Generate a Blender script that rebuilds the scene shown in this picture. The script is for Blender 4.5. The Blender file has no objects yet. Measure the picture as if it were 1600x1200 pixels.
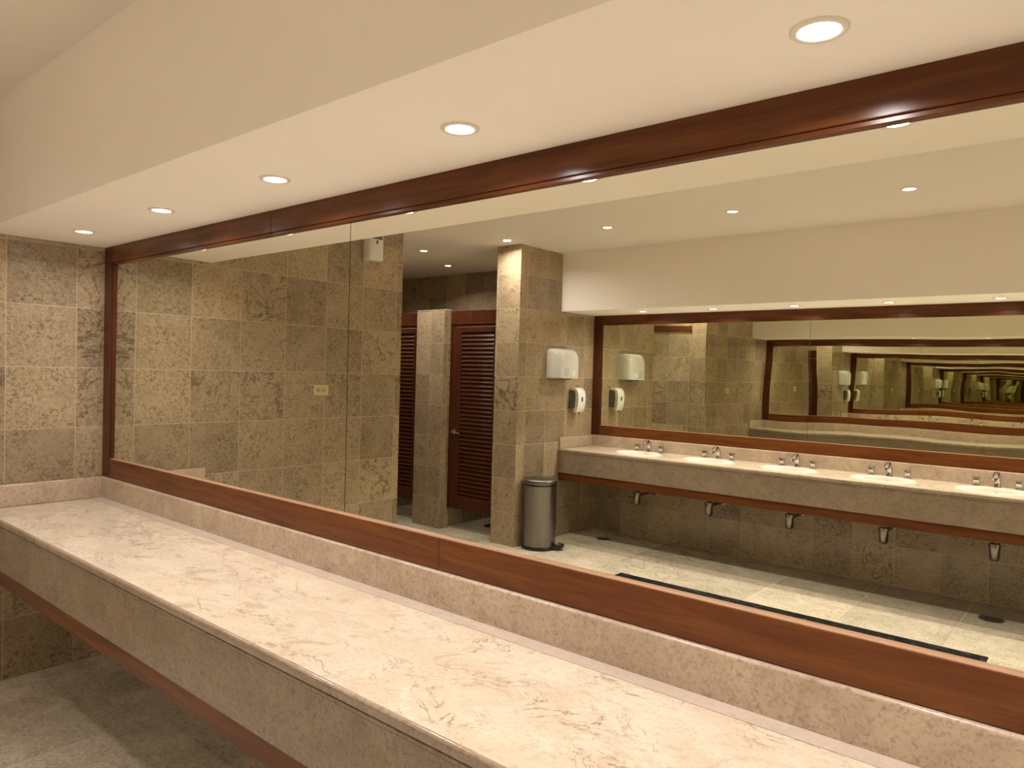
import bpy, bmesh, math, random
from mathutils import Vector, Matrix
random.seed(7)
SC = bpy.context.scene
COL = SC.collection
PI = math.pi

# ------------------------------------------------------------------ camera, world, exposure
CAM_H = 1.5547
R = [[0.76392, 0.030857, -0.644573], [0.644858, 0.000922, 0.764302], [0.024178, -0.999523, -0.019194]]
cam_data = bpy.data.cameras.new('camera')
cam_data.sensor_fit = 'HORIZONTAL'
cam_data.sensor_width = 36.0
cam_data.lens = 25.4653
cam_data.clip_start = 0.02
cam = bpy.data.objects.new('camera', cam_data)
COL.objects.link(cam)
cam.matrix_world = Matrix(((R[0][0], -R[0][1], -R[0][2], 0.0),
                           (R[1][0], -R[1][1], -R[1][2], 0.0),
                           (R[2][0], -R[2][1], -R[2][2], CAM_H),
                           (0, 0, 0, 1)))
SC.camera = cam

world = bpy.data.worlds.new('world')
SC.world = world
world.use_nodes = True
world.node_tree.nodes['Background'].inputs[0].default_value = (0.9, 0.8, 0.65, 1)
world.node_tree.nodes['Background'].inputs[1].default_value = 0.0

SC.view_settings.view_transform = 'Standard'
SC.view_settings.look = 'None'
SC.view_settings.gamma = 1.0
SC.view_settings.use_curve_mapping = False
SC.view_settings.exposure = 0.1
SC.cycles.max_bounces = 16
SC.cycles.diffuse_bounces = 6
SC.cycles.glossy_bounces = 14
SC.cycles.sample_clamp_indirect = 4.0
SC.cycles.blur_glossy = 1.0

LIGHT_COL = (1.0, 0.93, 0.92)
P_SOFFIT = 5.5       # watts of each lamp over the counters
P_SOFFIT_BACK = 6.8
P_MAIN = 8.0        # watts of each lamp in the main ceiling, sink side
P_SIDE = 3.0         # the weaker row on the empty counter side
SPREAD = math.radians(156)
SPREAD_MAIN = math.radians(72)
SPREAD_CORRIDOR = math.radians(160)
P_CORRIDOR = 10.5

# ------------------------------------------------------------------ helpers
def tag(o, label=None, cat=None, group=None, kind=None):
    if label: o['label'] = label
    if cat: o['category'] = cat
    if group: o['group'] = group
    if kind: o['kind'] = kind
    return o

def thing(name, label, cat, loc=(0, 0, 0), rotz=0.0, group=None, kind=None):
    o = bpy.data.objects.new(name, None)
    COL.objects.link(o)
    o.location = loc
    o.rotation_euler = (0, 0, rotz)
    o.empty_display_size = 0.05
    return tag(o, label, cat, group, kind)

def obj(name, bm, m, parent=None, smooth=False, ang=35):
    me = bpy.data.meshes.new(name)
    bmesh.ops.recalc_face_normals(bm, faces=bm.faces[:])
    bm.to_mesh(me)
    bm.free()
    if m: me.materials.append(m)
    o = bpy.data.objects.new(name, me)
    COL.objects.link(o)
    if parent: o.parent = parent
    if smooth:
        for p in me.polygons: p.use_smooth = True
        bmx = bmesh.new(); bmx.from_mesh(me)
        for e in bmx.edges:
            if len(e.link_faces) == 2 and e.calc_face_angle(0) > math.radians(ang):
                e.smooth = False
        bmx.to_mesh(me); bmx.free()
    return o

def struct(name, bm, m, parent=None, smooth=False):
    o = obj(name, bm, m, parent, smooth)
    if not parent: o['kind'] = 'structure'
    return o

def box(bm, x0, x1, y0, y1, z0, z1, bev=0.0, seg=2):
    t = bmesh.new()
    vs = [t.verts.new((x, y, z)) for x in (x0, x1) for y in (y0, y1) for z in (z0, z1)]
    for f in ((0, 1, 3, 2), (4, 6, 7, 5), (0, 4, 5, 1), (2, 3, 7, 6), (0, 2, 6, 4), (1, 5, 7, 3)):
        t.faces.new([vs[i] for i in f])
    if bev > 0:
        bmesh.ops.bevel(t, geom=t.edges[:], offset=bev, segments=seg, affect='EDGES', profile=0.5)
    merge(bm, t)
    return bm

def merge(bm, t, mat=None):
    if mat is not None: t.transform(mat)
    me = bpy.data.meshes.new('tmp')
    t.to_mesh(me); t.free()
    bm.from_mesh(me)
    bpy.data.meshes.remove(me)

def nb(*a, **k):
    bm = bmesh.new()
    if a: box(bm, *a, **k)
    return bm

def lathe(bm, prof, n=32, c=(0, 0, 0), sx=1.0, sy=1.0, close=False):
    rings = []
    for r, z in prof:
        if r <= 1e-6:
            rings.append([bm.verts.new((c[0], c[1], c[2] + z))])
        else:
            rings.append([bm.verts.new((c[0] + sx * r * math.cos(2 * PI * i / n), c[1] + sy * r * math.sin(2 * PI * i / n), c[2] + z)) for i in range(n)])
    pairs = list(zip(rings[:-1], rings[1:]))
    if close: pairs.append((rings[-1], rings[0]))
    for a, b in pairs:
        if len(a) == 1 and len(b) == 1: continue
        for i in range(n):
            j = (i + 1) % n
            if len(a) == 1: bm.faces.new((a[0], b[i], b[j]))
            elif len(b) == 1: bm.faces.new((a[i], a[j], b[0]))
            else: bm.faces.new((a[i], a[j], b[j], b[i]))
    return bm

def tube(bm, pts, rad, n=14, caps=True):
    pts = [Vector(p) for p in pts]
    rads = rad if isinstance(rad, (list, tuple)) else [rad] * len(pts)
    rings = []
    up = None
    for i, p in enumerate(pts):
        d = (pts[min(i + 1, len(pts) - 1)] - pts[max(i - 1, 0)]).normalized()
        if up is None:
            up = Vector((0, 0, 1)) if abs(d.z) < 0.9 else Vector((1, 0, 0))
        s = d.cross(up)
        s.normalize()
        up = s.cross(d); up.normalize()
        rings.append([bm.verts.new(p + rads[i] * (math.cos(2 * PI * k / n) * s + math.sin(2 * PI * k / n) * up)) for k in range(n)])
    for a, b in zip(rings[:-1], rings[1:]):
        for k in range(n):
            j = (k + 1) % n
            bm.faces.new((a[k], a[j], b[j], b[k]))
    if caps:
        bm.faces.new(rings[0]); bm.faces.new(rings[-1])
    return bm

def prism_x(bm, prof, x0, x1):
    """closed profile in (y, z) extruded along x"""
    a = [bm.verts.new((x0, y, z)) for y, z in prof]
    b = [bm.verts.new((x1, y, z)) for y, z in prof]
    n = len(prof)
    for i in range(n):
        j = (i + 1) % n
        bm.faces.new((a[i], a[j], b[j], b[i]))
    bm.faces.new(a); bm.faces.new(b)
    return bm

def rrect(w, h, r, n=6):
    """rounded rectangle centred on 0; r = (bottom, top) radii"""
    rb, rt = r
    pts = []
    for cx, cy, rr, a0 in ((w / 2, h / 2, rt, 0), (-w / 2, h / 2, rt, 90), (-w / 2, -h / 2, rb, 180), (w / 2, -h / 2, rb, 270)):
        ox = cx - math.copysign(rr, cx); oy = cy - math.copysign(rr, cy)
        for k in range(n + 1):
            a = math.radians(a0 + 90.0 * k / n)
            pts.append((ox + rr * math.cos(a), oy + rr * math.sin(a)))
    return pts

def loft(bm, rings, cap=True):
    vr = [[bm.verts.new(p) for p in r] for r in rings]
    n = len(vr[0])
    for a, b in zip(vr[:-1], vr[1:]):
        for k in range(n):
            j = (k + 1) % n
            bm.faces.new((a[k], a[j], b[j], b[k]))
    if cap:
        bm.faces.new(vr[0]); bm.faces.new(vr[-1])
    return bm

def dup(root, loc, label=None):
    r = root.copy(); COL.objects.link(r); r.location = loc
    if label: r['label'] = label
    for ch in list(root.children):
        c = ch.copy(); COL.objects.link(c); c.parent = r
        for g in list(ch.children):
            d = g.copy(); COL.objects.link(d); d.parent = c
    return r

# ------------------------------------------------------------------ materials
class NT:
    def __init__(self, name):
        self.m = bpy.data.materials.new(name)
        self.m.use_nodes = True
        self.t = self.m.node_tree
        self.b = self.t.nodes['Principled BSDF']
    def n(self, typ, **kw):
        nd = self.t.nodes.new(typ)
        for k, v in kw.items(): setattr(nd, k, v)
        return nd
    def link(self, a, b): self.t.links.new(a, b)
    def math(self, op, a, b=None, c=None, clamp=False):
        nd = self.n('ShaderNodeMath', operation=op, use_clamp=clamp)
        for i, v in enumerate((a, b, c)):
            if v is None: continue
            if isinstance(v, (int, float)): nd.inputs[i].default_value = v
            else: self.link(v, nd.inputs[i])
        return nd.outputs[0]
    def vmath(self, op, a, b=None):
        nd = self.n('ShaderNodeVectorMath', operation=op)
        for i, v in enumerate((a, b)):
            if v is None: continue
            if isinstance(v, (tuple, list)): nd.inputs[i].default_value = v
            elif isinstance(v, (int, float)): nd.inputs[3].default_value = v
            else: self.link(v, nd.inputs[i])
        return nd.outputs[0]
    def scale(self, a, s):
        nd = self.n('ShaderNodeVectorMath', operation='SCALE')
        self.link(a, nd.inputs[0])
        if isinstance(s, (int, float)): nd.inputs[3].default_value = s
        else: self.link(s, nd.inputs[3])
        return nd.outputs[0]
    def mix(self, f, a, b, mode='MIX'):
        nd = self.n('ShaderNodeMix', data_type='RGBA', blend_type=mode)
        if isinstance(f, (int, float)): nd.inputs[0].default_value = f
        else: self.link(f, nd.inputs[0])
        for i, v in ((6, a), (7, b)):
            if isinstance(v, (tuple, list)): nd.inputs[i].default_value = (*v[:3], 1)
            else: self.link(v, nd.inputs[i])
        return nd.outputs[2]
    def noise(self, vec, scale, detail=4, rough=0.55, dist=0.0):
        nd = self.n('ShaderNodeTexNoise')
        if vec is not None: self.link(vec, nd.inputs['Vector'])
        nd.inputs['Scale'].default_value = scale
        nd.inputs['Detail'].default_value = detail
        nd.inputs['Roughness'].default_value = rough
        nd.inputs['Distortion'].default_value = dist
        return nd.outputs['Fac']
    def ramp(self, f, lo, hi):
        nd = self.n('ShaderNodeMapRange')
        nd.clamp = True
        self.link(f, nd.inputs[0])
        nd.inputs[1].default_value = lo; nd.inputs[2].default_value = hi
        return nd.outputs[0]
    def bump(self, h, strength, dist=0.01):
        nd = self.n('ShaderNodeBump')
        nd.inputs['Strength'].default_value = strength
        nd.inputs['Distance'].default_value = dist
        self.link(h, nd.inputs['Height'])
        self.link(nd.outputs[0], self.b.inputs['Normal'])
    def set(self, col=None, rough=None, metal=None, spec=None, coat=None):
        if col is not None:
            if isinstance(col, (tuple, list)): self.b.inputs['Base Color'].default_value = (*col[:3], 1)
            else: self.link(col, self.b.inputs['Base Color'])
        if rough is not None:
            if isinstance(rough, (int, float)): self.b.inputs['Roughness'].default_value = rough
            else: self.link(rough, self.b.inputs['Roughness'])
        if metal is not None: self.b.inputs['Metallic'].default_value = metal
        if spec is not None: self.b.inputs['Specular IOR Level'].default_value = spec
        if coat is not None: self.b.inputs['Coat Weight'].default_value = coat
        return self.m

def plain(name, col, rough=0.5, metal=0.0, nscale=40, amt=0.06, spec=0.5):
    k = NT(name)
    g = k.n('ShaderNodeTexCoord').outputs['Object']
    f = k.noise(g, nscale, 3)
    c = k.mix(f, tuple(v * (1 - amt) for v in col), tuple(min(1, v * (1 + amt)) for v in col))
    return k.set(c, rough, metal, spec)

def tile_stone(name, size, u0x, u0y, v0, light, mid, dark, grout, tone=(0.74, 1.15), rough=0.16, vfloor=0.0, gw=0.0014, speck=0.75, vein=True, force=None, dark_row=None):
    """polished travertine cut into square tiles, every tile with its own figure"""
    k = NT(name)
    geo = k.n('ShaderNodeNewGeometry')
    pos = geo.outputs['Position']
    sp = k.n('ShaderNodeSeparateXYZ'); k.link(pos, sp.inputs[0])
    sn = k.n('ShaderNodeSeparateXYZ'); k.link(geo.outputs['True Normal'], sn.inputs[0])
    x, y, z = sp.outputs
    ax = k.math('GREATER_THAN', k.math('ABSOLUTE', sn.outputs[0]), 0.5)
    az = k.math('GREATER_THAN', k.math('ABSOLUTE', sn.outputs[2]), 0.5)
    ux = k.math('DIVIDE', k.math('SUBTRACT', x, u0x), size)
    uy = k.math('DIVIDE', k.math('SUBTRACT', y, u0y), size)
    vz = k.math('DIVIDE', k.math('SUBTRACT', z, v0), size)
    vy = k.math('DIVIDE', k.math('SUBTRACT', y, vfloor), size)
    u = k.math('ADD', ux, k.math('MULTIPLY', ax, k.math('SUBTRACT', uy, ux)))
    v = k.math('ADD', vz, k.math('MULTIPLY', az, k.math('SUBTRACT', vy, vz)))
    iu = k.math('FLOOR', u); iv = k.math('FLOOR', v)
    cmb = k.n('ShaderNodeCombineXYZ')
    k.link(iu, cmb.inputs[0]); k.link(iv, cmb.inputs[1])
    k.link(k.math('ADD', k.math('MULTIPLY', ax, 17.0), k.math('MULTIPLY', az, 31.0)), cmb.inputs[2])
    wn = k.n('ShaderNodeTexWhiteNoise', noise_dimensions='3D')
    k.link(cmb.outputs[0], wn.inputs['Vector'])
    rv, rc = wn.outputs['Value'], wn.outputs['Color']
    src = k.n('ShaderNodeSeparateColor'); k.link(rc, src.inputs[0])
    p = k.vmath('ADD', pos, k.scale(rc, 23.0))
    big = k.noise(p, 5.0, 5, 0.6, 0.7)
    fine = k.noise(p, 55.0, 8, 0.70, 0.9)
    gr = k.noise(p, 85.0, 4, 0.65, 0.5)
    c = k.mix(k.ramp(big, 0.30, 0.70), mid, light)
    # dark pores gathered in patches
    patch = k.ramp(k.noise(p, 7.0, 4, 0.6, 0.4), 0.35, 0.75)
    sp_ = k.math('MULTIPLY', k.ramp(fine, 0.48, 0.57), k.math('ADD', k.math('MULTIPLY', patch, speck), 0.22))
    c = k.mix(sp_, c, dark)
    c = k.mix(k.math('MULTIPLY', k.ramp(gr, 0.52, 0.64), 0.55), c, tuple(min(1, q * 1.22) for q in light))
    if vein:
        w = k.noise(p, 6.0, 5, 0.55, 1.4)
        ln = k.math('ABSOLUTE', k.math('SUBTRACT', w, 0.5))
        line = k.math('SUBTRACT', 1.0, k.ramp(ln, 0.0, 0.022 if force is None else 0.05))
        some = k.math('GREATER_THAN', src.outputs[1], 0.72)
        if force is not None:
            hit = k.math('MULTIPLY', k.math('SUBTRACT', 1.0, ax), k.math('COMPARE', iv, float(force), 0.1))
            some = hit
        c = k.mix(k.math('MULTIPLY', k.math('MULTIPLY', line, some), 0.8), c, tuple(q * 0.75 for q in dark))
    t = k.math('ADD', k.math('MULTIPLY', rv, tone[1] - tone[0]), tone[0])
    if dark_row is not None:     # one course of tiles darkened beyond a given x
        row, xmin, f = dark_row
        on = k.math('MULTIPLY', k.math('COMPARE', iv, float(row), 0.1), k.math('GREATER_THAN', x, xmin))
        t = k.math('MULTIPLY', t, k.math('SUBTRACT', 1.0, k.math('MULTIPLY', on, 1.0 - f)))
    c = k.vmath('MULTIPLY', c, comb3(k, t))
    fu = k.math('ABSOLUTE', k.math('SUBTRACT', k.math('FRACT', u), 0.5))
    fv = k.math('ABSOLUTE', k.math('SUBTRACT', k.math('FRACT', v), 0.5))
    edge = k.math('GREATER_THAN', k.math('MAXIMUM', fu, fv), 0.5 - gw / size)
    c = k.mix(edge, c, grout)
    rr = k.math('ADD', k.math('MULTIPLY', fine, 0.18), rough - 0.09)
    rr = k.math('ADD', rr, k.math('MULTIPLY', edge, 0.4))
    k.set(c, rr)
    k.bump(k.math('SUBTRACT', k.math('SUBTRACT', 1.0, k.math('MULTIPLY', sp_, 0.35)), k.math('MULTIPLY', edge, 0.6)), 0.25, 0.002)
    return k.m

def comb3(k, t):
    c = k.n('ShaderNodeCombineXYZ')
    for i in range(3): k.link(t, c.inputs[i])
    return c.outputs[0]

def slab_stone(name, light, mid, vein, dark, rough=0.12, stretch=(1.0, 1.0, 1.0), speck=0.35, veins=0.7, blotch=0.5, fs=60.0):
    """one long slab of marble with cracks, ochre clouds and fine pores"""
    k = NT(name)
    pos = k.n('ShaderNodeNewGeometry').outputs['Position']
    mp = k.n('ShaderNodeMapping'); k.link(pos, mp.inputs[0])
    mp.inputs['Scale'].default_value = stretch
    p = mp.outputs[0]
    big = k.noise(p, 4.2, 7, 0.66, 1.0)
    c = k.mix(k.ramp(big, 0.38, 0.60), mid, light)
    cloud = k.noise(k.vmath('ADD', p, (4.1, 2.2, 0.7)), 5.5, 8, 0.66, 1.8)
    c = k.mix(k.math('MULTIPLY', k.ramp(cloud, 0.55, 0.64), blotch), c, vein)
    for off, sc, wd, lo in (((9.3, 1.7, 3.1), 3.6, 0.014, 0.46), ((2.9, 8.7, 0.4), 8.0, 0.016, 0.52)):
        w = k.noise(k.vmath('ADD', p, off), sc, 6, 0.62, 1.3)
        line = k.math('SUBTRACT', 1.0, k.ramp(k.math('ABSOLUTE', k.math('SUBTRACT', w, 0.5)), 0.0, wd))
        gate = k.ramp(k.noise(k.vmath('ADD', p, (off[1], off[2], off[0])), 5.0, 3), lo, lo + 0.14)
        c = k.mix(k.math('MULTIPLY', k.math('MULTIPLY', line, gate), veins), c, dark)
    fine = k.noise(p, fs, 7, 0.72, 0.7)
    c = k.mix(k.math('MULTIPLY', k.ramp(fine, 0.50, 0.60), speck), c, vein)
    pore = k.noise(p, 95.0, 3, 0.6)
    c = k.mix(k.math('MULTIPLY', k.ramp(pore, 0.66, 0.72), 0.55), c, dark)
    k.set(c, k.math('ADD', k.math('MULTIPLY', fine, 0.12), rough - 0.05))
    return k.m

def wood(name, a, b, axis='X', rough=0.24, coat=0.22):
    k = NT(name)
    pos = k.n('ShaderNodeNewGeometry').outputs['Position']
    mp = k.n('ShaderNodeMapping'); k.link(pos, mp.inputs[0])
    s = {'X': (1.0, 14, 14), 'Z': (14, 14, 1.0)}[axis]
    mp.inputs['Scale'].default_value = s
    f = k.noise(mp.outputs[0], 2.2, 6, 0.6, 0.6)
    g = k.noise(mp.outputs[0], 12.0, 4, 0.6, 0.3)
    c = k.mix(k.ramp(f, 0.3, 0.7), a, b)
    c = k.mix(k.math('MULTIPLY', k.ramp(g, 0.5, 0.75), 0.35), c, tuple(v * 0.45 for v in a))
    k.set(c, rough, spec=coat)
    k.bump(f, 0.012, 0.003)
    return k.m

def paint(name, col):
    k = NT(name)
    pos = k.n('ShaderNodeNewGeometry').outputs['Position']
    f = k.noise(pos, 1.6, 4)
    c = k.mix(f, tuple(v * 0.97 for v in col), tuple(min(1, v * 1.03) for v in col))
    k.set(c, 0.75, spec=0.25)
    k.bump(k.noise(pos, 180, 3), 0.03, 0.002)
    return k.m

def mirror_mat(name, tint, wave=0.0):
    k = NT(name)
    k.set(tint, 0.0, 1.0)
    if wave > 0:
        pos = k.n('ShaderNodeNewGeometry').outputs['Position']
        f = k.noise(pos, 1.1, 1.0, 0.4)
        k.bump(f, 1.0, wave)
    return k.m

def emis(name, col, s):
    k = NT(name)
    k.set((0.9, 0.9, 0.9), 0.3)
    pos = k.n('ShaderNodeTexCoord').outputs['Object']
    f = k.noise(pos, 30, 2)
    c = k.mix(f, tuple(v * 0.97 for v in col), col)
    k.link(c, k.b.inputs['Emission Color'])
    k.b.inputs['Emission Strength'].default_value = s
    return k.m

T = 0.305
M_TILE = tile_stone('travertine_wall_tile', T, -5.26, 1.39, 1.209, (0.425, 0.328, 0.208), (0.32, 0.236, 0.142), (0.13, 0.088, 0.047), (0.47, 0.38, 0.26))
M_TILE_C = tile_stone('travertine_corner_tile', T, -5.26, 1.39, 1.209, (0.425, 0.328, 0.208), (0.32, 0.236, 0.142), (0.13, 0.088, 0.047), (0.47, 0.38, 0.26), force=0)
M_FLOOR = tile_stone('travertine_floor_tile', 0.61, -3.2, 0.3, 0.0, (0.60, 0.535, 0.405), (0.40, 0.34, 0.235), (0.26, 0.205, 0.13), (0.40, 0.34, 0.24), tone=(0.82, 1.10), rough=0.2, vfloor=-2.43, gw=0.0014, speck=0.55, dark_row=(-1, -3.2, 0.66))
M_COUNTER = slab_stone('cream_marble', (0.72, 0.62, 0.49), (0.63, 0.525, 0.39), (0.46, 0.345, 0.22), (0.22, 0.155, 0.095), 0.11, (1.0, 1.5, 1.0), speck=0.38, veins=0.85, blotch=0.5, fs=85.0)
M_NOSE = slab_stone('shaded_marble_edge', (0.36, 0.28, 0.195), (0.30, 0.23, 0.155), (0.21, 0.15, 0.095), (0.11, 0.075, 0.045), 0.16, (1, 1, 1), speck=0.6, veins=0.4)  # edge of the cream slab, its shade put into a darker colour
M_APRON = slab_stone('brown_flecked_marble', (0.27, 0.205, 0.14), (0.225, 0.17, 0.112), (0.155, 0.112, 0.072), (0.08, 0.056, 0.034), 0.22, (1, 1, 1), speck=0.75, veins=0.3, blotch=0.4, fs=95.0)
M_SPLASH = slab_stone('rosy_flecked_marble', (0.53, 0.42, 0.305), (0.45, 0.345, 0.245), (0.29, 0.21, 0.142), (0.16, 0.11, 0.07), 0.22, (1, 1, 1), speck=0.65, veins=0.3, blotch=0.35, fs=95.0)
M_STRIP = slab_stone('pale_rose_marble', (0.56, 0.465, 0.38), (0.51, 0.42, 0.335), (0.43, 0.34, 0.265), (0.28, 0.21, 0.165), 0.2, (1, 1, 1), speck=0.3, veins=0.0, blotch=0.3)
M_WOOD = wood('mahogany_frame', (0.076, 0.021, 0.0066), (0.142, 0.046, 0.0125), 'X')
M_WOODB = wood('lit_mahogany', (0.100, 0.028, 0.0085), (0.185, 0.063, 0.0165), 'X')  # same mahogany for the bottom rail, lamplight put into its colour
M_LIP = wood('worn_sheen_wood', (0.36, 0.20, 0.12), (0.48, 0.29, 0.185), 'X', 0.3, 0.4)  # worn wood, with the ledge's bright sheen also put into the colour
M_WOODV = wood('mahogany_upright', (0.058, 0.016, 0.0065), (0.092, 0.028, 0.010), 'Z')
M_DOOR = wood('mahogany_door', (0.052, 0.0135, 0.006), (0.080, 0.023, 0.0085), 'Z', 0.35, 0.15)
M_SLAT = wood('mahogany_slat', (0.050, 0.0145, 0.006), (0.078, 0.025, 0.0095), 'X', 0.35, 0.15)
M_PAINT = paint('warm_white_paint', (0.92, 0.862, 0.785))
M_CEIL = paint('ceiling_paint', (0.79, 0.74, 0.675))
M_MIRROR = mirror_mat('mirror_glass', (0.865, 0.865, 0.76))
M_MIRROR_B = mirror_mat('old_mirror_glass', (0.84, 0.85, 0.70), 0.0036)
M_EDGE = plain('mirror_edge', (0.10, 0.10, 0.08), 0.3)
M_CHROME = plain('chrome', (0.58, 0.575, 0.56), 0.08, 1.0, 60, 0.02)
M_DARKCHROME = plain('dark_chrome', (0.26, 0.24, 0.21), 0.18, 1.0, 25, 0.3)  # darker, uneven chrome for the pipes under the sinks
M_WHITE = plain('white_plastic', (0.76, 0.75, 0.69), 0.22)
M_GREY = plain('smoky_grey_plastic', (0.14, 0.14, 0.13), 0.3)
M_BLACK = plain('black_plastic', (0.012, 0.012, 0.012), 0.3)
M_CERAMIC = plain('white_ceramic', (0.82, 0.79, 0.70), 0.08)
M_IVORY = plain('ivory_plastic', (0.55, 0.45, 0.24), 0.4)
M_TRIM = plain('white_enamel_ring', (0.78, 0.73, 0.64), 0.3)
M_LENS = emis('lamp_lens', (1.0, 0.97, 0.93), 14.0)
k_ = NT('brushed_steel')
g_ = k_.n('ShaderNodeTexCoord').outputs['Object']
mp_ = k_.n('ShaderNodeMapping'); k_.link(g_, mp_.inputs[0]); mp_.inputs['Scale'].default_value = (30, 30, 0.8)
f_ = k_.noise(mp_.outputs[0], 6, 4)
k_.set(k_.mix(f_, (0.12, 0.112, 0.104), (0.34, 0.318, 0.295)), k_.math('ADD', k_.math('MULTIPLY', f_, 0.15), 0.25), 1.0)
M_STEEL = k_.m
k_ = NT('black_marble')
p_ = k_.n('ShaderNodeNewGeometry').outputs['Position']
w_ = k_.noise(p_, 5, 5, 0.6, 1.5)
l_ = k_.math('SUBTRACT', 1.0, k_.ramp(k_.math('ABSOLUTE', k_.math('SUBTRACT', w_, 0.5)), 0.0, 0.008))
k_.set(k_.mix(k_.math('MULTIPLY', l_, 0.6), (0.008, 0.009, 0.009), (0.22, 0.21, 0.19)), 0.15)
M_BMARBLE = k_.m

# ------------------------------------------------------------------ the setting (metres; floor z = 0, camera over x = y = 0)
XL = -4.085                      # tiled end wall
XR = 2.2
YF = 1.560                       # wall behind the mirror
YB = -3.080                      # opposite wall
ZC = 2.686                       # main ceiling
ZS = 2.142                       # underside of the soffits
XE = -7.6                        # end of the stall corridor
WT = 0.12

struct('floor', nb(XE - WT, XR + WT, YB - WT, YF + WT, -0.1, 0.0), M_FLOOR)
struct('ceiling', nb(XE - WT, XR + WT, YB - WT, YF + WT, ZC, ZC + 0.1), M_CEIL)
struct('wall_front', nb(XL - 0.205, XR + WT, YF, YF + WT, 0, ZC), M_TILE)
struct('wall_back', nb(-4.36, XR + WT, YB - WT, YB, 0, ZC), M_TILE)
struct('wall_right', nb(XR, XR + WT, YB, YF, 0, ZC), M_PAINT)
struct('wall_left', nb(XL - 0.205, XL, -0.494, YF, 0, ZC, bev=0.003), M_TILE)
struct('wall_corner', nb(-4.362, XL, YB, -1.858, 0, ZC, bev=0.003), M_TILE_C)
struct('wall_corridor', nb(XE, XL - 0.205, -0.44, -0.32, 0, ZC), M_TILE)
struct('wall_end', nb(XE - WT, XE, YB, -0.32, 0, ZC), M_TILE)
struct('wall_stall_back', nb(XE, -4.362, -3.02, YB + 0.0 + 0.0 - 0.06 + 0.0, 0, ZC), M_TILE)
struct('wall_pier', nb(-5.465, -5.075, -2.03, -1.905, 0, 2.15, bev=0.004), M_TILE)
struct('wall_pier', nb(-6.575, -6.185, -2.03, -1.905, 0, 2.15, bev=0.004), M_TILE)
struct('wall_stall_divider', nb(-5.235, -5.115, -3.02, -2.031, 0, 2.10), M_TILE)
struct('wall_stall_divider', nb(-6.345, -6.225, -3.02, -2.031, 0, 2.10), M_TILE)
struct('ceiling_soffit', nb(XL, XR, 0.974, YF, ZS, ZC), M_PAINT)
struct('ceiling_soffit', nb(XL, XR, YB, -2.483, ZS, ZC), M_PAINT)
struct('trim_1', nb(-2.965, -0.532, -1.842, -1.744, -0.004, 0.0015), M_BMARBLE)
struct('trim_2', nb(-5.9, -4.30, -0.462, -0.441, 2.165, 2.24, bev=0.002), M_WOOD)

# ------------------------------------------------------------------ vanity counters and mirrors
def nose_profile(s, yfront, yback):
    """section of the slab: rounded nose at the front (s = +1 if the wall lies toward +y)"""
    z1, z0, r = 0.839, 0.812, 0.009
    pts = [(yback, z0), (yback, z1)]
    for k in range(7):
        a = PI / 2 * k / 6
        pts.append((yfront + s * (r - r * math.sin(a)), z1 - r + r * math.cos(a)))
    for k in range(1, 5):
        a = PI / 2 * k / 4
        pts.append((yfront + s * (0.006 - 0.006 * math.cos(a)), z0 + 0.006 - 0.006 * math.sin(a)))
    return pts

def splash_profile(s, y0, y1, z0, z1):
    r = 0.008
    pts = [(y1, z0), (y1, z1)]
    for k in range(6):
        a = PI / 2 * k / 5
        pts.append((y0 + s * (r - r * math.sin(a)), z1 - r + r * math.cos(a)))
    pts.append((y0, z0))
    return pts

def top_with_holes(bm, x0, x1, ya, yb, z0, z1, holes, a, b):
    """flat slab from ya to yb with oval openings; holes = list of (x, y)"""
    xs = [x0] + [(holes[i][0] + holes[i + 1][0]) / 2 for i in range(len(holes) - 1)] + [x1]
    for (hx, hy), c0, c1 in zip(holes, xs[:-1], xs[1:]):
        lo, hi = min(ya, yb), max(ya, yb)
        angs = [2 * PI * i / 64 for i in range(64)]
        for cx, cy in ((c0, lo), (c1, lo), (c0, hi), (c1, hi)):
            angs.append(math.atan2(cy - hy, cx - hx) % (2 * PI))
        angs = sorted(set(round(t, 6) for t in angs))
        rim, out = [], []
        for t in angs:
            ct, st = math.cos(t), math.sin(t)
            rim.append((hx + a * ct / math.hypot(ct, st), hy + b * st))
            d = 1e9
            if ct > 1e-9: d = min(d, (c1 - hx) / ct)
            if ct < -1e-9: d = min(d, (c0 - hx) / ct)
            if st > 1e-9: d = min(d, (hi - hy) / st)
            if st < -1e-9: d = min(d, (lo - hy) / st)
            out.append((hx + d * ct, hy + d * st))
        n = len(angs)
        ot = [bm.verts.new((x, y, z1)) for x, y in out]
        r3 = [bm.verts.new((hx + (x - hx) * 1.012, hy + (y - hy) * 1.015, z1)) for x, y in rim]
        r2 = [bm.verts.new((x, y, z1 - 0.003)) for x, y in rim]
        r1 = [bm.verts.new((x, y, z0)) for x, y in rim]
        ob = [bm.verts.new((x, y, z0)) for x, y in out]
        for A, B in ((ot, r3), (r3, r2), (r2, r1), (r1, ob)):
            for i in range(n):
                j = (i + 1) % n
                bm.faces.new((A[i], A[j], B[j], B[i]))

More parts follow.
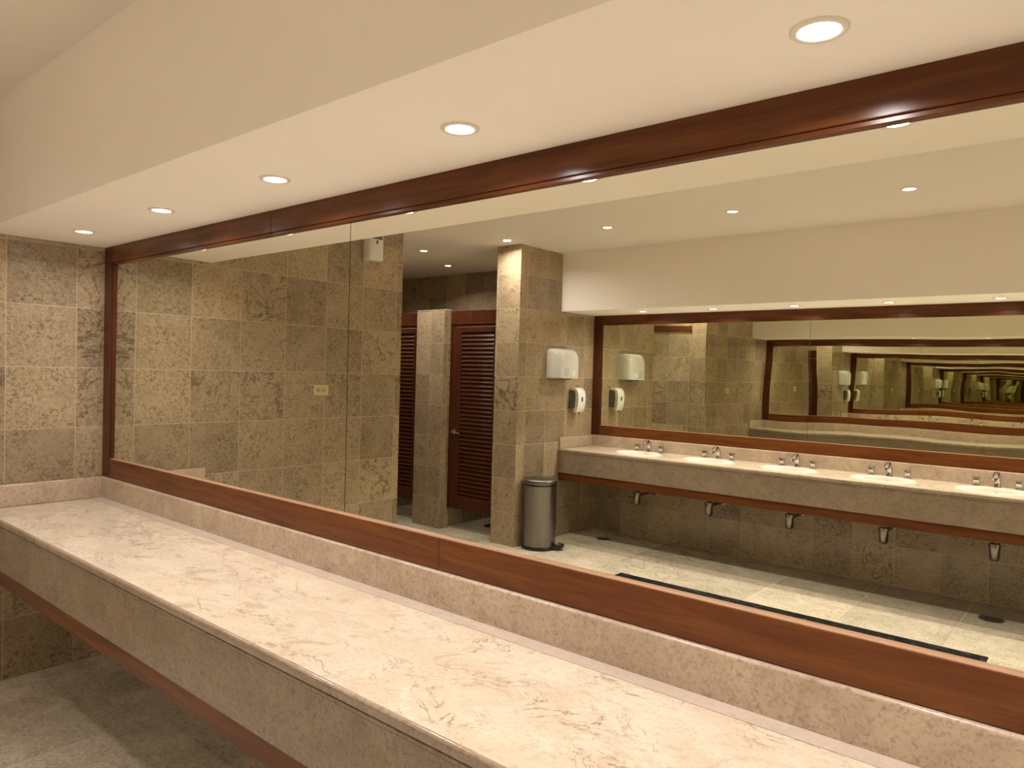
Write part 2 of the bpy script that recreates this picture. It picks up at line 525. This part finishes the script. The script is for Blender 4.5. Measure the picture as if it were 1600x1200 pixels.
def vanity(s, yfront, ywall, yfr, holes, label, joint):
    """s=+1: wall toward +y. yfr = plane of the mirror frame's face"""
    t = thing('vanity_counter', label, 'counter', ((XL + XR) / 2, yfront, 0))
    off = Vector((-(XL + XR) / 2, -yfront, 0))
    def part(name, bm, m, smooth=False):
        bm.transform(Matrix.Translation(off))
        return obj(name, bm, m, t, smooth)
    x0, x1 = XL + 0.0005, XR - 0.0005
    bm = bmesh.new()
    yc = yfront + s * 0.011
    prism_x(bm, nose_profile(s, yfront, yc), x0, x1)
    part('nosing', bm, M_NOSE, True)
    bm = bmesh.new()
    if not holes:
        box(bm, x0, x1, *sorted((yc, ywall)), 0.801, 0.839)
    else:
        top_with_holes(bm, x0, x1, yc, ywall, 0.801, 0.839, holes, 0.205, 0.150)
    part('countertop', bm, M_COUNTER, False)
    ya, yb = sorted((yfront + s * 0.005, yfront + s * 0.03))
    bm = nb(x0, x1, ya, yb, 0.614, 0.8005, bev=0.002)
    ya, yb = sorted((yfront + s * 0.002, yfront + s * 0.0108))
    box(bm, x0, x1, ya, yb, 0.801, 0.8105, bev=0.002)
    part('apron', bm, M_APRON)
    ya, yb = sorted((yfront + s * 0.014, yfront + s * 0.045))
    part('wood_rail', nb(x0, x1, ya, yb, 0.543, 0.6135, bev=0.002), M_WOOD)
    ys = yfr - s * 0.012
    bm = bmesh.new()
    prism_x(bm, splash_profile(s, ys, ywall, 0.8392, 0.948), x0 + 0.022, joint - 0.0007)
    prism_x(bm, splash_profile(s, ys, ywall, 0.8392, 0.948), joint + 0.0007, x1)
    part('backsplash', bm, M_SPLASH, True)
    ya, yb = sorted((yfront + s * 0.012, ywall))
    part('side_splash', nb(x0, x0 + 0.021, ya, yb, 0.8392, 0.947, bev=0.006, seg=3), M_SPLASH, True)
    if not holes:
        ya, yb = sorted((ys - s * 0.052, ys - s * 0.0005))
        part('edge_strip', nb(x0 + 0.022, x1, ya, yb, 0.8392, 0.8407, bev=0.0006), M_STRIP)
    return t

SINKS = [(-3.375 + 0.6835 * i, -2.765) for i in range(8)]
vanity(1, 0.981, YF - 0.001, 1.520, None, 'long cream marble counter with empty top in front of the near mirror', -1.823)
vanity(-1, -2.482, YB + 0.001, -3.041, SINKS, 'long marble counter holding a row of sinks against the opposite wall', -1.2)

def mirror(s, yface, yglass, ywall, label, mat, top_joint, bottom_joint, seam, tilt=(0.0, 0.0)):
    t = thing('wall_mirror', label, 'mirror', ((XL + XR) / 2, ywall, 0.949))
    off = Vector((-(XL + XR) / 2, -ywall, -0.949))
    def part(name, bm, m, par=t):
        bm.transform(Matrix.Translation(off))
        return obj(name, bm, m, par)
    ya, yb = sorted((yface, ywall - s * 0.001))
    x0, x1 = XL + 0.0005, XR - 0.0005
    zb0, zb1, zt0, zt1 = 0.9495, 1.046, 2.046, 2.1415
    SW = 0.098
    yi, yj = sorted((yface + s * 0.006, ywall - s * 0.001))
    for a, b in ((x0 + SW, top_joint - 0.0006), (top_joint + 0.0006, x1)):
        bm = nb(a, b, ya, yb, zt0 + 0.012, zt1, bev=0.002)
        box(bm, a, b, yi, yj, zt0, zt0 + 0.012, bev=0.002)
        part('top_rail', bm, M_WOOD)
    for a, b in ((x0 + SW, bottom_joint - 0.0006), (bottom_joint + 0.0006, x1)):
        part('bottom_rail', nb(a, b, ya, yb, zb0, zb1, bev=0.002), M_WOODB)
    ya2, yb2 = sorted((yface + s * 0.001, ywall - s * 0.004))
    part('worn_sheen_lip', nb(x0 + SW, x1 - SW, ya2, yb2, zb1 - 0.0006, zb1 + 0.0022, bev=0.0008), M_LIP)
    # uprights, mitred look: full height pieces with an inner bead
    for a, b, i0, i1 in ((x0, x0 + SW - 0.012, x0 + SW - 0.012, x0 + SW), (x1 - SW + 0.012, x1, x1 - SW, x1 - SW + 0.012)):
        bm = nb(a, b, ya, yb, zb0, zt1, bev=0.002)
        box(bm, i0, i1, yi, yj, zb1, zt0, bev=0.002)
        box(bm, i0 - 0.0, i1, ya, yb, zb0, zb1, bev=0.001)
        box(bm, i0 - 0.0, i1, ya, yb, zt0 + 0.012, zt1, bev=0.001)
        part('upright', bm, M_WOODV)
    n = Vector((tilt[0], 1, tilt[1]))
    edges = [XL + 0.05, seam, seam + 1.22 * 1.7, XR - 0.05] if seam + 2.07 < XR - 0.1 else [XL + 0.05, seam, XR - 0.05]
    for a, b in zip(edges[:-1], edges[1:]):
        bm = bmesh.new()
        def yy(x, z, y): return y - (n.x * x + n.z * (z - CAM_H))
        z0, z1 = 1.0, 2.09
        th = s * 0.004
        vs = []
        for y in (yglass, yglass + th):
            for x, z in ((a + 0.0016, z0), (b - 0.0016, z0), (b - 0.0016, z1), (a + 0.0016, z1)):
                vs.append(bm.verts.new((x, yy(x, z, y), z)))
        bm.faces.new(vs[:4]); bm.faces.new(vs[4:])
        for i in range(4):
            j = (i + 1) % 4
            bm.faces.new((vs[i], vs[j], vs[4 + j], vs[4 + i]))
        part('glass_pane', bm, mat)
    bm = nb(XL + 0.05, XR - 0.05, *sorted((yglass + s * 0.0075, ywall - s * 0.002)), 1.0, 2.09)
    part('backing', bm, M_EDGE)
    return t

mirror(1, 1.520, 1.538, YF, 'huge wall mirror in a dark wood frame above the empty near counter', M_MIRROR, -2.507, -1.554, -2.035, (-0.00075, -0.0025))
mirror(-1, -3.041, -3.058, YB, 'long wood framed mirror above the row of sinks on the opposite wall', M_MIRROR_B, -1.4, -1.9, -1.97)

# ------------------------------------------------------------------ lamps
def lamp_mesh():
    ring = bmesh.new()
    lathe(ring, [(0.0475, 0.0), (0.0475, -0.003), (0.044, -0.0055), (0.036, -0.005), (0.0335, -0.0015), (0.0335, 0.0)], 40, close=False)
    lens = bmesh.new()
    lathe(lens, [(0.0325, -0.0004), (0.0325, -0.0018), (0.02, -0.0026), (0.0, -0.003)], 32)
    return ring, lens

def make_lamp(power, label, group, loc, spread=SPREAD):
    t = thing('downlight', label, 'ceiling light', loc, 0, group)
    r, l = lamp_mesh()
    obj('trim_ring', r, M_TRIM, t, True, 60)
    obj('lens', l, M_LENS, t, True)
    ld = bpy.data.lights.new('bulb', 'AREA')
    ld.shape = 'DISK'; ld.size = 0.06; ld.energy = power; ld.color = LIGHT_COL; ld.spread = spread
    lo = bpy.data.objects.new('bulb', ld)
    COL.objects.link(lo); lo.parent = t; lo.location = (0, 0, -0.006)
    return t

g1 = 'downlights in the soffit over the near counter'
names = ['first', 'second', 'third', 'fourth', 'fifth', 'sixth', 'seventh']
lp = None
near_x = [-3.65, -2.866, -2.070, -1.255, -0.410, 0.41, 1.23]
near_l = ['recessed downlight in the soffit, closest to the tiled end wall', 'recessed soffit downlight, second from the tiled end wall above the empty counter',
          'recessed soffit downlight, third from the tiled end wall above the empty counter', 'recessed soffit downlight, fourth from the tiled end wall above the empty counter',
          'largest looking recessed downlight, fifth from the end wall above the near counter', 'sixth soffit downlight from the tiled end wall over the near counter',
          'seventh soffit downlight from the tiled end wall over the near counter']
for x, lb in zip(near_x, near_l):
    if lp is None: make_lamp(P_SOFFIT * 0.6, lb, g1, (x, 1.268, ZS)); lp = 0
    elif lp == 0: lp = make_lamp(P_SOFFIT, lb, g1, (x, 1.268, ZS))
    else: dup(lp, (x, 1.268, ZS), lb)
ordn = ['first', 'second', 'third', 'fourth', 'fifth', 'sixth', 'seventh', 'eighth']
lp = None
for i, (x, y) in enumerate(SINKS):
    lb = 'small soffit downlight above the %s sink from the hand dryer wall' % ordn[i]
    if lp is None: lp = make_lamp(P_SOFFIT_BACK, lb, 'downlights in the soffit over the sinks', (x, -2.768, ZS))
    else: dup(lp, (x, -2.768, ZS), lb)
lp = None
mx = [-6.15, -5.118, -4.075, -3.06, -2.06, -0.985, 0.07, 1.1]
ml = ['main ceiling downlight at the far end of the stall corridor', 'main ceiling downlight in front of the far louvered door', 'main ceiling downlight just in front of the brightly lit tiled corner',
      'main ceiling downlight on the sink side, next after the tiled corner', 'main ceiling downlight on the sink side, third after the tiled corner one', 'main ceiling downlight on the sink side, largest in the near mirror',
      'main ceiling downlight on the sink side, next past the biggest mirrored one', 'main ceiling downlight on the sink side, closest to the plain painted wall']
for x, lb in zip(mx, ml):
    if lp is None or x == -3.06: lp = make_lamp(P_MAIN if x > -4 else P_CORRIDOR, lb, 'downlights in the main ceiling', (x, -1.650, ZC), SPREAD_MAIN if x > -4 else SPREAD_CORRIDOR)
    else: dup(lp, (x, -1.650, ZC), lb)
for i, x in enumerate([-3.06, -2.06, -0.985, 0.07, 1.1]):
    lb = 'main ceiling downlight on the empty counter side, %s from the tiled end wall' % ordn[i]
    if i == 0: lp = make_lamp(P_SIDE, lb, 'dimmer downlights in the main ceiling', (x, 0.130, ZC), math.radians(60))
    else: dup(lp, (x, 0.130, ZC), lb)
lp = make_lamp(4.5, 'unseen ceiling downlight added inside the near toilet stall', 'dimmer downlights in the main ceiling', (-4.66, -2.62, ZC), math.radians(140))  # added lamp, not seen anywhere, to brighten the stall interior
dup(lp, (-5.60, -2.457, ZC), 'ceiling downlight inside the far toilet stall')
make_lamp(P_CORRIDOR, 'ceiling downlight at the corridor mouth next to the end of the tiled wall', 'downlights in the main ceiling', (-4.20, -0.720, ZC), SPREAD_CORRIDOR)

# ------------------------------------------------------------------ sinks, taps and traps
A, B = 0.207, 0.152
def make_sink(x, y, label):
    t = thing('sink', label, 'sink', (x, y, 0.801), 0, 'oval sinks in the opposite counter')
    bm = bmesh.new()
    inner = [(1.085, 0.0384), (1.080, 0.0425), (1.06, 0.0445), (1.01, 0.0440), (0.97, 0.038), (0.945, 0.015), (0.93, -0.02), (0.90, -0.05), (0.83, -0.085), (0.68, -0.11), (0.45, -0.125), (0.2, -0.131), (0.1, -0.133)]
    outer = [(0.1, -0.145), (0.45, -0.137), (0.72, -0.122), (0.88, -0.09), (0.965, -0.03), (0.975, 0.0), (0.975, 0.0384)]
    lathe(bm, inner + outer, 48, (0, 0, 0), A, B, close=True)
    obj('bowl', bm, M_CERAMIC, t, True, 50)
    d = bmesh.new()
    lathe(d, [(0.0, -0.1325), (0.012, -0.132), (0.02, -0.1315), (0.022, -0.133), (0.018, -0.15), (0.0, -0.15)], 24)
    obj('drain', d, M_CHROME, t, True)
    h = bmesh.new()
    for k in (-1, 0, 1):
        tt = bmesh.new()
        lathe(tt, [(0.0, 0.0), (0.006, 0.0), (0.006, 0.004), (0.0, 0.004)], 12)
        tt.transform(Matrix.Translation((0.027 * k, -B * 0.938, 0.006)) @ Matrix.Rotation(PI / 2, 4, 'X'))
        merge(h, tt)
    obj('overflow_holes', h, M_BLACK, t)
    return t
ordw = ['first', 'second', 'third', 'fourth', 'fifth', 'sixth', 'seventh', 'eighth']
s0 = None
for i, (x, y) in enumerate(SINKS):
    lb = 'white oval sink set into the marble, %s from the hand dryer wall' % ordw[i]
    if s0 is None: s0 = make_sink(x, y, lb)
    else: dup(s0, (x, y, 0.801), lb)

def make_faucet(x, y, label):
    """widespread tap set; the spout points to +y"""
    t = thing('faucet', label, 'faucet', (x, y, 0.8392), 0, 'chrome tap sets on the opposite counter')
    bm = bmesh.new()
    lathe(bm, [(0.0, 0.0), (0.026, 0.0), (0.026, 0.004), (0.021, 0.008), (0.0, 0.008)], 28)
    pts = [(0, 0, 0.006), (0, -0.002, 0.03), (0, -0.001, 0.055), (0, 0.010, 0.078), (0, 0.032, 0.092), (0, 0.060, 0.094), (0, 0.086, 0.085), (0, 0.102, 0.068)]
    tube(bm, pts, [0.022, 0.021, 0.021, 0.022, 0.022, 0.0215, 0.020, 0.018], 20)
    lathe(bm, [(0.0, 0.0), (0.011, 0.0), (0.011, 0.012), (0.0, 0.012)], 16, (0, 0.104, 0.054))
    obj('spout', bm, M_CHROME, t, True, 50)
    for sgn in (-1, 1):
        h = bmesh.new()
        box(h, sgn * 0.125 - 0.026, sgn * 0.125 + 0.026, -0.026, 0.026, 0.0, 0.007, bev=0.002)
        lathe(h, [(0.0, 0.006), (0.016, 0.006), (0.015, 0.022), (0.0, 0.022)], 20, (sgn * 0.125, 0, 0))
        hd = obj('handle', h, M_CHROME, t, True, 40)
        b2 = bmesh.new()
        rr = [[(sgn * 0.125 + px, py, z) for px, py in rrect(w, w, (0.004, 0.004), 3)] for w, z in ((0.032, 0.0205), (0.036, 0.03), (0.040, 0.062), (0.036, 0.066))]
        loft(b2, rr)
        obj('knob', b2, M_CHROME, hd, True, 40)
    return t
s0 = None
for i, (x, y) in enumerate(SINKS):
    lb = 'curved chrome spout with two square handles behind the %s sink from the hand dryer' % ordw[i]
    if s0 is None: s0 = make_faucet(x, -2.965, lb)
    else: dup(s0, (x, -2.965, 0.8392), lb)

def make_trap(x, y, label):
    t = thing('sink_trap', label, 'pipe', (x, y, 0.37), 0, 'chrome traps under the opposite counter')
    bm = bmesh.new()
    tube(bm, [(0, 0, 0.12), (0, 0, 0.278)], 0.017, 16)
    lathe(bm, [(0.0, 0.235), (0.024, 0.235), (0.024, 0.255), (0.0, 0.255)], 20)
    obj('tailpiece', bm, M_DARKCHROME, t, True)
    bm = bmesh.new()
    lathe(bm, [(0.0, 0.0), (0.02, 0.0), (0.031, 0.012), (0.033, 0.09), (0.036, 0.092), (0.036, 0.112), (0.022, 0.122), (0.0, 0.122)], 24)
    obj('bottle', bm, M_DARKCHROME, t, True, 50)
    bm = bmesh.new()
    yw = YB + 0.0 - y
    tube(bm, [(0, -0.03, 0.085), (0, yw + 0.004, 0.085)], 0.016, 16)
    lathe_t = bmesh.new()
    lathe(lathe_t, [(0.0, 0.001), (0.035, 0.001), (0.03, 0.01), (0.0, 0.012)], 24)
    lathe_t.transform(Matrix.Translation((0, yw, 0.085)) @ Matrix.Rotation(-PI / 2, 4, 'X'))
    merge(bm, lathe_t)
    obj('outlet_pipe', bm, M_DARKCHROME, t, True, 50)
    for sx in (-0.07, 0.07):
        bm = bmesh.new()
        tube(bm, [(sx * 1.6, yw + 0.003, 0.12), (sx * 1.6, yw + 0.05, 0.12), (sx * 1.6, yw + 0.06, 0.14), (sx * 1.62, yw + 0.08, 0.20), (sx * 1.75, yw + 0.1, 0.265)], 0.006, 8)
        tube(bm, [(sx * 1.6, yw + 0.02, 0.12), (sx * 1.6, yw + 0.055, 0.12)], 0.013, 12)
        obj('supply_hose', bm, M_DARKCHROME, t, True, 50)
    return t
s0 = None
for i, (x, y) in enumerate(SINKS):
    lb = 'chrome trap pipe hanging in shade below the %s sink from the hand dryer wall' % ordw[i]
    if s0 is None: s0 = make_trap(x + 0.0, -2.765, lb)
    else: dup(s0, (x + 0.02, -2.765, 0.37), lb)

# ------------------------------------------------------------------ louvered stall doors
def make_door(name, x0, x1, label):
    """doorway x0..x1, hinge at x1, face at y = -2.0"""
    w = x1 - x0
    t = thing(name, label, 'door', (x0, -2.0, 0), 0, None, 'structure')
    y0, y1 = -0.040, 0.0
    bm = bmesh.new()
    box(bm, 0.001, w - 0.001, y0, y1, 1.985, 2.14, bev=0.003)
    box(bm, 0.02, w - 0.02, y1 - 0.001, y1 + 0.008, 2.005, 2.02, bev=0.002)
    obj('header', bm, M_DOOR, t)
    obj('jamb', nb(0.001, 0.028, y0, y1, 0.20, 1.984, bev=0.002), M_DOOR, t)
    obj('jamb', nb(w - 0.028, w - 0.001, y0, y1, 0.20, 1.984, bev=0.002), M_DOOR, t)
    d0, d1 = 0.030, w - 0.030
    SWD = 0.115
    zb, zt = 0.205, 1.978
    obj('stile', nb(d0, d0 + SWD, y0, y1 - 0.004, zb, zt, bev=0.003), M_DOOR, t)
    obj('stile', nb(d1 - SWD, d1, y0, y1 - 0.004, zb, zt, bev=0.003), M_DOOR, t)
    obj('rail', nb(d0 + SWD, d1 - SWD, y0, y1 - 0.004, zb, 0.315, bev=0.003), M_DOOR, t)
    obj('rail', nb(d0 + SWD, d1 - SWD, y0, y1 - 0.004, 1.925, zt, bev=0.003), M_DOOR, t)
    bm = bmesh.new()
    n = 40
    for i in range(n):
        z = 0.335 + (1.905 - 0.335) * i / (n - 1)
        q = nb(d0 + SWD - 0.003, d1 - SWD + 0.003, -0.027, 0.027, -0.0045, 0.0045, bev=0.003)
        q.transform(Matrix.Translation((0, -0.022, z)) @ Matrix.Rotation(math.radians(-57), 4, 'X'))
        merge(bm, q)
    obj('louvers', bm, M_SLAT, t)
    bm = bmesh.new()
    c = Vector((d0 + 0.05, y1 - 0.004, 0.955))
    l_ = bmesh.new()
    lathe(l_, [(0.0, 0.0), (0.026, 0.0), (0.026, 0.006), (0.012, 0.01), (0.011, 0.045), (0.0, 0.045)], 24)
    l_.transform(Matrix.Translation(c) @ Matrix.Rotation(-PI / 2, 4, 'X'))
    merge(bm, l_)
    hd = obj('handle', bm, M_CHROME, t, True, 50)
    bm = bmesh.new()
    tube(bm, [c + Vector((-0.006, 0.042, 0)), c + Vector((0.03, 0.044, 0.004)), c + Vector((0.07, 0.04, -0.004)), c + Vector((0.10, 0.034, -0.012))], [0.011, 0.009, 0.0085, 0.007], 12)
    obj('lever', bm, M_CHROME, hd, True)
    for z in (0.45, 1.1, 1.75):
        bm = bmesh.new()
        tube(bm, [(w - 0.029, 0.004, z - 0.04), (w - 0.029, 0.004, z + 0.04)], 0.007, 10)
        box(bm, w - 0.045, w - 0.013, -0.003, 0.001, z - 0.038, z + 0.038)
        obj('hinge', bm, M_CHROME, t, True)
    return t
make_door('door_1', -5.074, -4.363, 'dark louvered wood stall door next to the brightly lit tiled corner')
make_door('door_2', -6.184, -5.466, 'louvered wood stall door beyond the tiled pier, mostly hidden')

# ------------------------------------------------------------------ things on the walls
def yz_ring(w, h, r, x, yc, zc, n=6):
    return [(x, yc + a, zc + b) for a, b in rrect(w, h, r, n)]

# hand dryer on the corner wall
t = thing('hand_dryer', 'grey white rounded hand dryer on the tiled wall above the soap dispenser', 'hand dryer', (XL, -2.435, 1.506))
bm = bmesh.new()
W_, H_ = 0.33, 0.278
rings = [yz_ring(W_, H_, (0.012, 0.045), 0.0008, 0, H_ / 2)]
for f, x, rt in ((1.0, 0.07, 0.05), (0.985, 0.10, 0.065), (0.95, 0.125, 0.075), (0.89, 0.142, 0.08), (0.80, 0.150, 0.08), (0.6, 0.154, 0.06)):
    hh = H_ * (1 - (1 - f) * 0.9)
    rings.append(yz_ring(W_ * f, hh, (0.012, rt * min(1, f + .1)), x, 0, hh / 2 + (0.0 if f > .9 else 0.004)))
loft(bm, rings)
obj('cover', bm, plain('pale_grey_plastic', (0.56, 0.545, 0.49), 0.18), t, True, 50)
bm = nb(0.03, 0.125, -0.06, 0.075, -0.012, -0.0002, bev=0.003)
o_ = obj('air_nozzle', bm, M_GREY, t)
bm = nb(0.1505, 0.1565, -0.08, -0.02, 0.025, 0.075, bev=0.002)
obj('label_plate', bm, plain('pale_plate', (0.64, 0.62, 0.55), 0.4), t)
bm = nb(0.1505, 0.156, 0.02, 0.085, 0.02, 0.10, bev=0.002)
obj('sensor_window', bm, plain('grey_window', (0.45, 0.44, 0.42), 0.2), t)

# soap dispenser
t = thing('soap_dispenser', 'white soap dispenser with smoky grey sides below the hand dryer', 'soap dispenser', (XL, -2.700, 1.185))
bm = nb(0.0008, 0.070, -0.056, 0.056, 0.03, 0.215, bev=0.012, seg=3)
obj('tank', bm, M_GREY, t, True)
bm = bmesh.new()
prof = [(0.02, 0.232), (0.055, 0.238), (0.085, 0.230), (0.105, 0.205), (0.114, 0.17), (0.116, 0.12), (0.110, 0.06), (0.098, 0.01), (0.09, 0.0), (0.06, 0.0)]
inn = [(0.06, 0.02), (0.071, 0.028), (0.074, 0.06), (0.078, 0.12), (0.078, 0.17), (0.074, 0.195), (0.068, 0.212), (0.055, 0.218), (0.02, 0.218)]
full = prof + inn
ys_ = [-0.062, -0.056, 0.056, 0.062]
sc_ = [0.93, 1.0, 1.0, 0.93]
cx_, cz_ = 0.085, 0.12
rings = [[(cx_ + (a - cx_) * s_, yv, cz_ + (b - cz_) * s_) for a, b in full] for yv, s_ in zip(ys_, sc_)]
loft(bm, rings)
cv = obj('cover', bm, M_WHITE, t, True, 40)
bm = bmesh.new()
q = bmesh.new()
lathe(q, [(0.0, 0.0), (0.5, 0.0), (0.45, 0.003), (0.0, 0.003)], 28, (0, 0, 0), 0.026, 0.05)
q.transform(Matrix.Translation((0.1145, 0.0, 0.125)) @ Matrix.Rotation(PI / 2, 4, 'Y') @ Matrix.Rotation(PI / 2, 4, 'Z'))
merge(bm, q)
obj('level_window', bm, M_BLACK, cv, True)
bm = bmesh.new()
tube(bm, [(0.085, 0, 0.004), (0.085, 0, -0.016)], 0.009, 12)
obj('nozzle', bm, M_GREY, t, True)

# air freshener on the end wall
t = thing('air_freshener', 'white air freshener box high on the end wall under the soffit line', 'air freshener', (XL, -0.190, 2.295))
bm = bmesh.new()
rings = [yz_ring(0.125, 0.20, (0.012, 0.02), 0.0008, 0, 0.11), yz_ring(0.125, 0.20, (0.012, 0.02), 0.05, 0, 0.11), yz_ring(0.118, 0.194, (0.015, 0.02), 0.066, 0, 0.108), yz_ring(0.10, 0.175, (0.015, 0.02), 0.073, 0, 0.104)]
loft(bm, rings)
obj('case', bm, M_WHITE, t, True, 40)
bm = nb(0.02, 0.0715, -0.05, 0.05, 0.165, 0.205, bev=0.003)
box(bm, 0.066, 0.0765, -0.045, 0.045, 0.160, 0.186, bev=0.003)
obj('spray_grille', bm, M_GREY, t)
bm = nb(0.0715, 0.0752, -0.006, 0.008, 0.128, 0.152, bev=0.002)
obj('sensor', bm, M_BLACK, t)

# outlet
t = thing('power_outlet', 'small ivory power outlet plate on the tiled end wall', 'outlet', (XL, 0.200, 1.398))
obj('cover_plate', nb(0.0005, 0.006, -0.058, 0.058, -0.035, 0.035, bev=0.002), M_IVORY, t)
for sy in (-0.022, 0.022):
    bm = nb(0.005, 0.0075, sy - 0.016, sy + 0.016, -0.015, 0.015, bev=0.003)
    so = obj('socket', bm, plain('ivory_socket', (0.45, 0.37, 0.20), 0.4), t)
    bm = bmesh.new()
    for dz in (-0.006, 0.006):
        box(bm, 0.0072, 0.0080, sy - 0.006, sy + 0.004, dz - 0.0014, dz + 0.0014)
    box(bm, 0.0072, 0.0080, sy + 0.006, sy + 0.011, -0.0025, 0.0025)
    obj('slots', bm, M_BLACK, so)

# ------------------------------------------------------------------ pedal bin
t = thing('trash_can', 'brushed steel pedal bin with domed lid standing by the tiled corner', 'trash can', (-3.928, -2.022, 0.0), math.radians(-18))
bm = bmesh.new()
lathe(bm, [(0.0, 0.0), (0.153, 0.0), (0.1555, 0.006), (0.1555, 0.026), (0.152, 0.032), (0.0, 0.032)], 64)
obj('base', bm, M_BLACK, t, True, 40)
bm = bmesh.new()
lathe(bm, [(0.0, 0.03), (0.1485, 0.03), (0.1485, 0.550), (0.151, 0.556), (0.151, 0.562), (0.0, 0.562)], 96)
obj('body', bm, M_STEEL, t, True, 40)
bm = bmesh.new()
lathe(bm, [(0.0, 0.561), (0.1465, 0.561), (0.1465, 0.577), (0.0, 0.577)], 64)
obj('seal_ring', bm, M_BLACK, t, True, 40)
bm = bmesh.new()
lathe(bm, [(0.0, 0.576), (0.1525, 0.576), (0.154, 0.580), (0.154, 0.604), (0.150, 0.612), (0.140, 0.617), (0.07, 0.622), (0.0, 0.624)], 64)
obj('lid', bm, M_STEEL, t, True, 40)
bm = nb(-0.1572, -0.145, -0.035, 0.035, 0.535, 0.600, bev=0.005)
obj('hinge', bm, M_BLACK, t, True)
bm = bmesh.new()
rings = []
for x, hw, z0, z1 in ((0.145, 0.048, 0.006, 0.034), (0.175, 0.049, 0.008, 0.042), (0.205, 0.045, 0.012, 0.050), (0.224, 0.036, 0.020, 0.050), (0.232, 0.024, 0.028, 0.044)):
    rings.append([(x, a, (z0 + z1) / 2 + b) for a, b in rrect(hw * 2, z1 - z0, (0.004, 0.004), 3)])
loft(bm, rings)
pd = obj('pedal', bm, M_BLACK, t, True, 50)
bm = nb(0.172, 0.218, -0.032, 0.032, 0.048, 0.054, bev=0.002)
obj('pedal_plate', bm, M_CHROME, pd)

# ------------------------------------------------------------------ floor fittings
def drain(x, y, r, label, grp='round metal floor drains'):
    t = thing('floor_drain', label, 'floor drain', (x, y, 0), 0, grp)
    bm = bmesh.new()
    lathe(bm, [(r, 0.0003), (r, 0.003), (r * 0.86, 0.0042), (r * 0.84, 0.0012), (r * 0.84, 0.0003)], 40, close=True)
    obj('rim', bm, M_STEEL, t, True, 40)
    bm = bmesh.new()
    lathe(bm, [(0.0, 0.0004), (r * 0.83, 0.0004), (r * 0.83, 0.0022), (0.0, 0.0026)], 40)
    obj('cover', bm, plain('dull_metal', (0.10, 0.085, 0.065), 0.4, 0.8), t, True, 40)
    bm = bmesh.new()
    for rr in (0.3, 0.58):
        for k in range(8):
            a = 2 * PI * k / 8 + rr
            lathe(bm, [(0.0, 0.0022), (r * 0.09, 0.0022), (r * 0.09, 0.0031), (0.0, 0.0031)], 10, (r * rr * math.cos(a), r * rr * math.sin(a), 0))
    obj('grate_holes', bm, M_BLACK, t)
    return t
drain(-3.706, -2.737, 0.06, 'round floor drain in the shade under the counter near the pedal bin')
drain(-0.614, -2.660, 0.075, 'round floor drain under the sink counter, far along from the pedal bin')
drain(-4.800, -2.400, 0.10, 'dark round floor drain inside the stall behind the louvered door')
t = thing('floor_access_cover', 'circular stone access cover set in the floor beside the pedal bin', 'access cover', (-3.80, -2.235, 0))
bm = bmesh.new()
lathe(bm, [(0.135, 0.0002), (0.135, 0.0010), (0.1295, 0.0010), (0.1295, 0.0002)], 64, close=True)
obj('ring', bm, plain('dark_joint', (0.16, 0.12, 0.08), 0.6), t, True)
bm = bmesh.new()
lathe(bm, [(0.0, 0.0002), (0.1294, 0.0002), (0.1294, 0.0009), (0.0, 0.0009)], 64)
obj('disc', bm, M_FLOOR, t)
